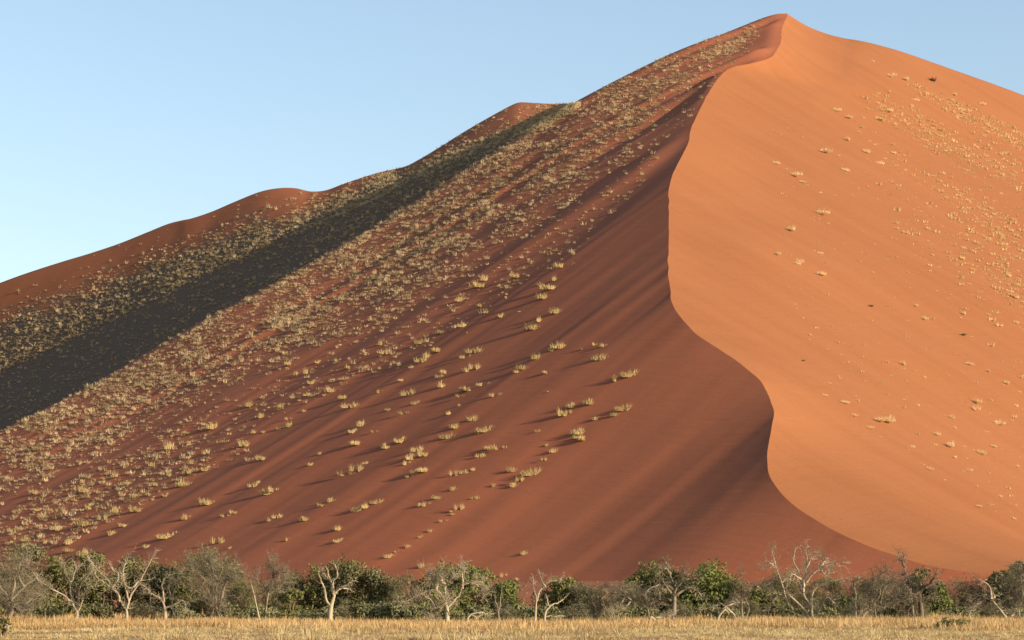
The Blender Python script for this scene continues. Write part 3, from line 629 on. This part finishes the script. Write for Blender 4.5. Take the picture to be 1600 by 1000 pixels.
D = [
 ('brown gnarled dead tree at the left end of the treeline', Z1, [(60,660),(80,600),(70,540)], [[(70,540),(20,490),(-20,420)],[(75,540),(150,470),(230,400),(160,350)],[(80,580),(150,570),(200,540)],[(70,530),(100,440),(60,400),(0,400)],[(150,470),(110,380),(140,290)],[(90,600),(130,620),(190,600)]], 214, .34, 'bark_grey', dict(lev=3, twl=1.7, droop=.35, up=.1, twig_bark='bark_grey')),
 ('pale forked dead tree with a long left limb, left of frame', Z1, [(480,660),(482,630),(470,600)], [[(470,600),(440,540),(340,470),(240,410)],[(470,600),(445,500),(440,430),(400,330)],[(485,620),(490,560),(500,480),(560,410),(610,370)],[(490,615),(530,560),(550,510),(590,460)],[(440,440),(470,380),(480,330)]], 208, .24, 'bark_pale', dict(lev=2, twl=1.3)),
 ('tallest forked dead tree on the left with V shaped limbs', Z1, [(792,668),(792,630),(790,610)], [[(790,610),(750,560),(700,480),(610,370),(560,280)],[(795,605),(820,510),(865,430),(930,300)],[(745,560),(735,510),(620,420),(600,380)],[(805,560),(780,470),(770,360),(800,290)],[(865,430),(820,480),(760,440)],[(700,480),(740,400),(700,350)]], 206, .23, 'bark_pale', dict(lev=2, twl=1.4)),
 ('short dark dead stem left of the tallest forked tree', Z1, [(650,645),(645,590),(650,540)], [[(650,540),(665,510),(690,500)]], 220, .13, 'bark_brown', dict(lev=1, twl=.6)),
 ('bare dead tree with a bent crown and low left limb', Z1, [(1032,665),(1030,610),(1020,565)], [[(1020,565),(990,535),(950,515),(910,470),(870,445)],[(1022,565),(1020,500),(1022,440),(1060,405),(1130,390)],[(945,515),(900,510),(850,505)],[(1035,600),(1100,570),(1160,560),(1190,640)]], 207, .22, 'bark_pale', dict(lev=2, twl=1.0)),
 ('slender dead sapling beside the bent crowned tree', Z1, [(1090,655),(1080,600),(1075,540)], [[(1075,540),(1100,460),(1120,390)],[(1075,545),(1060,470),(1080,420)]], 209, .13, 'bark_pale', dict(lev=2, twl=.9)),
 ('round bare tree with a dense fan of grey twigs', Z1, [(1378,665),(1360,620),(1345,585)], [[(1345,585),(1290,535),(1240,510),(1150,460)],[(1368,620),(1380,530),(1420,440),(1480,430)],[(1345,585),(1330,500),(1320,430),(1270,370),(1200,320)],[(1350,590),(1350,480),(1370,400),(1400,330)],[(1330,510),(1290,430),(1240,390)],[(1385,540),(1400,460),(1440,390)],[(1325,440),(1330,370),(1310,320)],[(1320,660),(1330,620),(1345,590)]], 207, .26, 'bark_grey', dict(lev=3, twl=1.9, kids=4, twn=5)),
 ('thin brown dead tree left of the low dark green bush', Z2, [(55,660),(65,580),(78,500)], [[(78,500),(95,440),(100,400),(80,340)],[(100,400),(140,380),(180,375)],[(70,560),(30,480),(10,420)],[(75,520),(130,470),(170,420)]], 211, .16, 'bark_grey', dict(lev=3, twl=1.3, twig_bark='bark_grey')),
 ('short pale stem left of the thin brown dead tree', Z2, [(25,690),(10,620),(-5,550)], [[(-5,550),(-20,500),(-30,450)]], 205, .12, 'bark_pale', dict(lev=1, twl=.8)),
 ('white forked dead tree with a thick trunk before green trees', Z2, [(462,632),(470,585),(490,520)], [[(466,590),(440,530),(420,470),(380,390)],[(490,525),(470,440),(440,400),(410,370)],[(478,495),(480,430),(520,390),(525,330)],[(492,510),(510,475),(545,455),(600,400)],[(505,485),(540,480),(580,490)],[(485,480),(460,420),(450,370)]], 207, .30, 'bark_pale', dict(lev=2, twl=.8, twn=2, kids=2)),
 ('sprawling many limbed pale dead tree at the green tree', Z2, [(1195,640),(1192,600),(1185,560)], [[(1185,560),(1130,490),(1040,500),(980,540),(900,570)],[(1192,600),(1270,530),(1300,460),(1400,440)],[(1190,545),(1190,450),(1240,410)],[(1185,450),(1160,400),(1150,370)],[(1150,610),(1160,560),(1185,550)],[(1150,610),(1120,640),(1095,665)],[(1120,600),(1080,540),(1030,520)],[(1130,490),(1110,430),(1080,400)],[(1290,480),(1290,400),(1300,350)],[(1350,450),(1400,470),(1430,520)]], 206, .27, 'bark_pale', dict(lev=3, twl=1.3, droop=.3)),
 ('twin upright dead stems right of the sprawling dead tree', Z2, [(1518,685),(1515,640),(1510,600)], [[(1510,605),(1495,550),(1488,500)],[(1515,620),(1530,550),(1535,470)],[(1510,610),(1480,570)]], 204, .15, 'bark_grey', dict(lev=1, twl=.7)),
 ('fallen white branch in the grass by the twin stems', Z2, [(1320,665),(1345,640),(1380,630)], [[(1380,630),(1420,630),(1470,635)],[(1350,640),(1370,660),(1400,655)]], 198, .14, 'bark_pale', dict(lev=1, twl=.7)),
 ('thin pale dead tree leaning right above the stony gap', Z3, [(145,668),(148,610),(152,560)], [[(152,560),(190,490),(240,440),(320,410)],[(150,565),(145,490),(145,420)],[(210,470),(190,430),(180,400)]], 207, .15, 'bark_pale', dict(lev=2, twl=.8)),
 ('low curved dead branch before the dark round tree', Z3, [(203,650),(215,615),(240,590)], [[(240,590),(270,575),(300,570),(350,530)],[(235,592),(225,560),(215,530)],[(215,655),(270,650),(330,645)]], 203, .16, 'bark_pale', dict(lev=1, twl=.6)),
 ('forked grey dead tree right of the dark round tree', Z3, [(535,695),(540,650),(550,620)], [[(550,620),(520,560),(480,500),(430,480)],[(550,620),(555,580),(550,540),(580,500)],[(545,640),(570,600),(620,560),(640,510)],[(515,690),(512,650),(520,610)]], 208, .17, 'bark_grey', dict(lev=3, twl=1.2)),
 ('dead tree with limbs arching over to the left', Z3, [(855,705),(856,660),(850,610)], [[(850,605),(800,580),(740,550),(650,590),(600,670)],[(745,550),(700,520),(660,510),(600,530)],[(850,600),(920,560),(900,500),(940,470)],[(850,610),(830,540),(800,500)],[(740,560),(690,600),(640,620)]], 206, .21, 'bark_grey', dict(lev=3, twl=1.3, droop=.4, twig_bark='bark_pale')),
 ('fallen crooked dead bough under the tall brown tree', Z3, [(865,650),(885,670),(920,690)], [[(920,690),(960,680),(1010,655)],[(900,660),(940,635),(980,625)]], 203, .16, 'bark_pale', dict(lev=2, twl=.7)),
 ('tall brown dead tree with a spiked top at the green tree', Z3, [(1003,700),(1010,620),(1015,540),(1012,480)], [[(1012,490),(995,420),(985,370),(962,300)],[(1015,500),(1060,440),(1140,410)],[(1008,480),(950,462),(900,460),(830,490)],[(1015,530),(1090,470),(1130,480),(1180,515)],[(1010,520),(970,470),(940,410)],[(1040,460),(1060,390),(1065,350)],[(990,390),(950,350),(910,350)],[(1005,560),(960,540),(910,560)]], 205, .34, 'bark_grey', dict(lev=2, twl=1.2, droop=.2)),
 ('bare dead tree with level limbs left of the multi stemmed tree', Z3, [(1440,680),(1436,620),(1437,560)], [[(1437,560),(1450,480),(1428,420),(1445,370)],[(1450,490),(1530,465),(1600,450),(1640,420)],[(1465,665),(1482,590),(1455,505)],[(1520,465),(1570,490),(1610,480)]], 206, .19, 'bark_grey', dict(lev=2, twl=1.0, twig_bark='bark_grey')),
 ('low arched dead tree shaped like a bridge', Z3, [(1280,710),(1295,650),(1335,605)], [[(1335,603),(1315,580),(1290,575),(1230,610),(1150,630)],[(1340,598),(1390,640),(1420,695)],[(1330,600),(1370,575),(1420,570)]], 203, .17, 'bark_pale', dict(lev=2, twl=.9, droop=.3)),
 ('multi stemmed white dead tree rising high before red sand', Z4, [(278,725),(275,660),(272,600)], [[(272,610),(275,520),(290,470),(340,440),(460,410)],[(300,715),(310,650),(325,590),(370,520),(420,570)],[(272,600),(215,500),(210,400),(170,320),(180,250)],[(220,500),(235,430),(262,330),(270,240)],[(240,440),(270,400),(330,340),(440,310)],[(225,470),(245,380),(290,300),(285,280)],[(210,420),(150,380),(120,410)],[(330,345),(355,310),(345,270)],[(330,360),(360,390),(420,380)]], 205, .25, 'bark_pale', dict(lev=2, twl=1.3)),
 ('leaning white dead tree with a tall spike left of the multi stemmed', Z4, [(250,645),(190,575),(125,515)], [[(150,605),(120,560),(85,440),(40,330),(10,215)],[(120,512),(60,520),(10,570)],[(100,530),(50,500),(0,480),(-40,440)],[(45,350),(10,320),(-20,360)],[(80,450),(120,400),(160,375)]], 209, .19, 'bark_pale', dict(lev=2, twl=1.2)),
 ('straight thin pale dead trunk with a forked top', Z4, [(548,710),(548,640),(545,560)], [[(545,560),(535,500),(530,450),(490,430)],[(532,455),(550,440),(575,430)],[(530,690),(530,640),(528,600)]], 206, .17, 'bark_pale', dict(lev=2, twl=.9)),
 ('leaning dead tree with a tan trunk and dense twigs', Z4, [(558,725),(600,640),(655,592)], [[(655,592),(700,580),(745,570),(840,540)],[(640,600),(640,520),(660,440),(720,390)],[(700,580),(720,500),(780,450)],[(745,570),(800,520),(830,460)],[(640,600),(600,580),(570,600)],[(660,590),(690,520),(700,440)]], 203, .28, 'bark_grey', dict(lev=3, twl=1.5, droop=.2, twn=5)),
 ('thin twin dead stems behind the leaning tan trunk', Z4, [(682,730),(675,670),(668,610)], [[(668,615),(660,570),(665,540)],[(705,715),(705,650),(718,590)]], 208, .13, 'bark_grey', dict(lev=1, twl=.6)),
 ('dark gnarled dead trunk with a broken crown', Z4, [(950,730),(958,650),(950,560),(945,490)], [[(945,490),(1000,445),(1040,400)],[(885,725),(885,630),(920,588),(955,592)],[(965,560),(1000,540),(1022,518)],[(940,500),(900,450),(870,400)],[(930,720),(870,620),(830,580)],[(945,500),(900,520),(850,510)]], 204, .36, 'bark_brown', dict(lev=3, twl=1.2, twig_bark='bark_grey')),
 ('tall spindly dead tree left of the dark gnarled trunk', Z4, [(905,700),(905,620),(895,540)], [[(895,540),(880,440),(850,330),(835,270)],[(870,395),(830,390),(790,410)],[(850,340),(840,300),(860,280)],[(890,500),(840,450),(800,440)]], 208, .20, 'bark_grey', dict(lev=2, twl=1.2, droop=.3)),
 ('white dead tree leaning left near the right edge', Z4, [(1503,712),(1490,670),(1450,610)], [[(1450,610),(1385,540),(1330,520),(1280,550)],[(1395,545),(1380,460),(1300,420)],[(1500,690),(1525,640),(1550,600)],[(1270,680),(1260,630),(1300,580)],[(1400,550),(1420,530),(1380,510)]], 205, .25, 'bark_pale', dict(lev=2, twl=1.1)),
 ('low dead branch left of the leaning white tree', Z4, [(1205,720),(1220,650),(1250,600)], [[(1250,600),(1280,585),(1310,590)],[(1235,625),(1260,640),(1275,690)]], 208, .11, 'bark_grey', dict(lev=2, twl=.8)),
 ('thicket of dead grey stems at the right frame edge', Z4, [(1575,720),(1570,650),(1565,580)], [[(1565,585),(1530,500),(1500,440)],[(1568,600),(1600,500),(1590,400)],[(1570,560),(1540,470),(1560,380)],[(1560,700),(1545,640),(1550,590)]], 208, .19, 'bark_grey', dict(lev=3, twl=1.3)),
]
for i, (lab, org, tr, lm, Y, r, bk, kw) in enumerate(D):
    dead_tree('fallen_branch' if lab.startswith('fallen') else 'dead_tree', lab, org, tr, lm, Y, r, bk, seed=300+i, **kw)

# ------------------------------------------------------------------ stones on the rise, grass of the plain
M['stone'] = bark_mat('red_stone', (.08, .04, .024), (.16, .085, .052), (.24, .15, .10))
def stone_template(rg):
    bm = bmesh.new(); bmesh.ops.create_icosphere(bm, subdivisions=1, radius=.5)
    v = np.array([list(q.co) for q in bm.verts]); t = np.array([[q.index for q in f.verts] for f in bm.faces]); bm.free()
    v *= 1 + .35*rg.normal(size=(len(v), 1)).clip(-1, 1)*.6; v[:, 2] = v[:, 2]*.6; return v, t
st = [stone_template(rng) for _ in range(5)]
n = 5200; X = rng.uniform(-105, 105, n); Yy = rng.uniform(268, 342, n); s_ = .12 + .5*rng.random(n)**3
P3 = np.stack([X, Yy, ground_z(X, Yy)], 1)
stm = scatter_mesh('stones', st, P3, s_, rng.uniform(0, 6.28, n), rng.integers(0, 5, n))
tag(obj('stones', stm, M['stone']), 'scattered red brown stones on the rise behind the trees', 'stones', kind='stuff')

def grass_patch(name, label, mat, n, y0, y1, h0, h1, blades, spread, w, thr, seed, sx, xmax=.30, pw=1.0, edge=0.):
    rg = np.random.default_rng(seed); Yy = y0 + (y1-y0)*rg.random(n)**pw; X = rg.uniform(-1, 1, n)*xmax*Yy
    den = vnoise(X*.07+seed, Yy*.11) + .6*vnoise(X*.25, Yy*.3+seed); k = (den + rg.normal(size=n)*.35 > thr) & (Yy > y0 + edge*(1 + vnoise(X/13., X*0+seed))*.5); X, Yy, den = X[k], Yy[k], den[k]
    tp = [tuft_template(rg, blades, 1, spread, w, 1) for _ in range(6)]
    h = rg.uniform(h0, h1, len(X))*np.clip(1 + .55*den, .35, 1.7); P3 = np.stack([X, Yy, ground_z(X, Yy)-.03], 1)
    me = scatter_mesh(name, tp, P3, h*sx, rg.uniform(0, 6.28, len(X)), rg.integers(0, 6, len(X)), h)
    return tag(obj(name, me, M[mat]), label, 'grass', kind='stuff')
grass_patch('tall_dry_grass', 'belt of tall tan dry grass in front of the trees', 'straw', 27000, 136, 226, .40, 1.0, 18, .75, .032, -.12, 21, 1.2, edge=30.)
grass_patch('short_dry_grass', 'short patchy pale grass along the bottom of the photo', 'straw_short', 32000, 112, 172, .10, .38, 14, 1.2, .06, -.05, 22, 1.5)
grass_patch('grass_under_trees', 'sparse dry grass among the trees', 'straw', 9000, 212, 262, .5, 1.25, 14, .8, .04, .0, 23, 1.0)
grass_patch('pale_grass_clumps', 'scattered pale grass clumps near the bottom edge of the photo', 'straw_short', 2600, 114, 172, .25, .75, 26, .9, .03, .1, 24, 1.1)
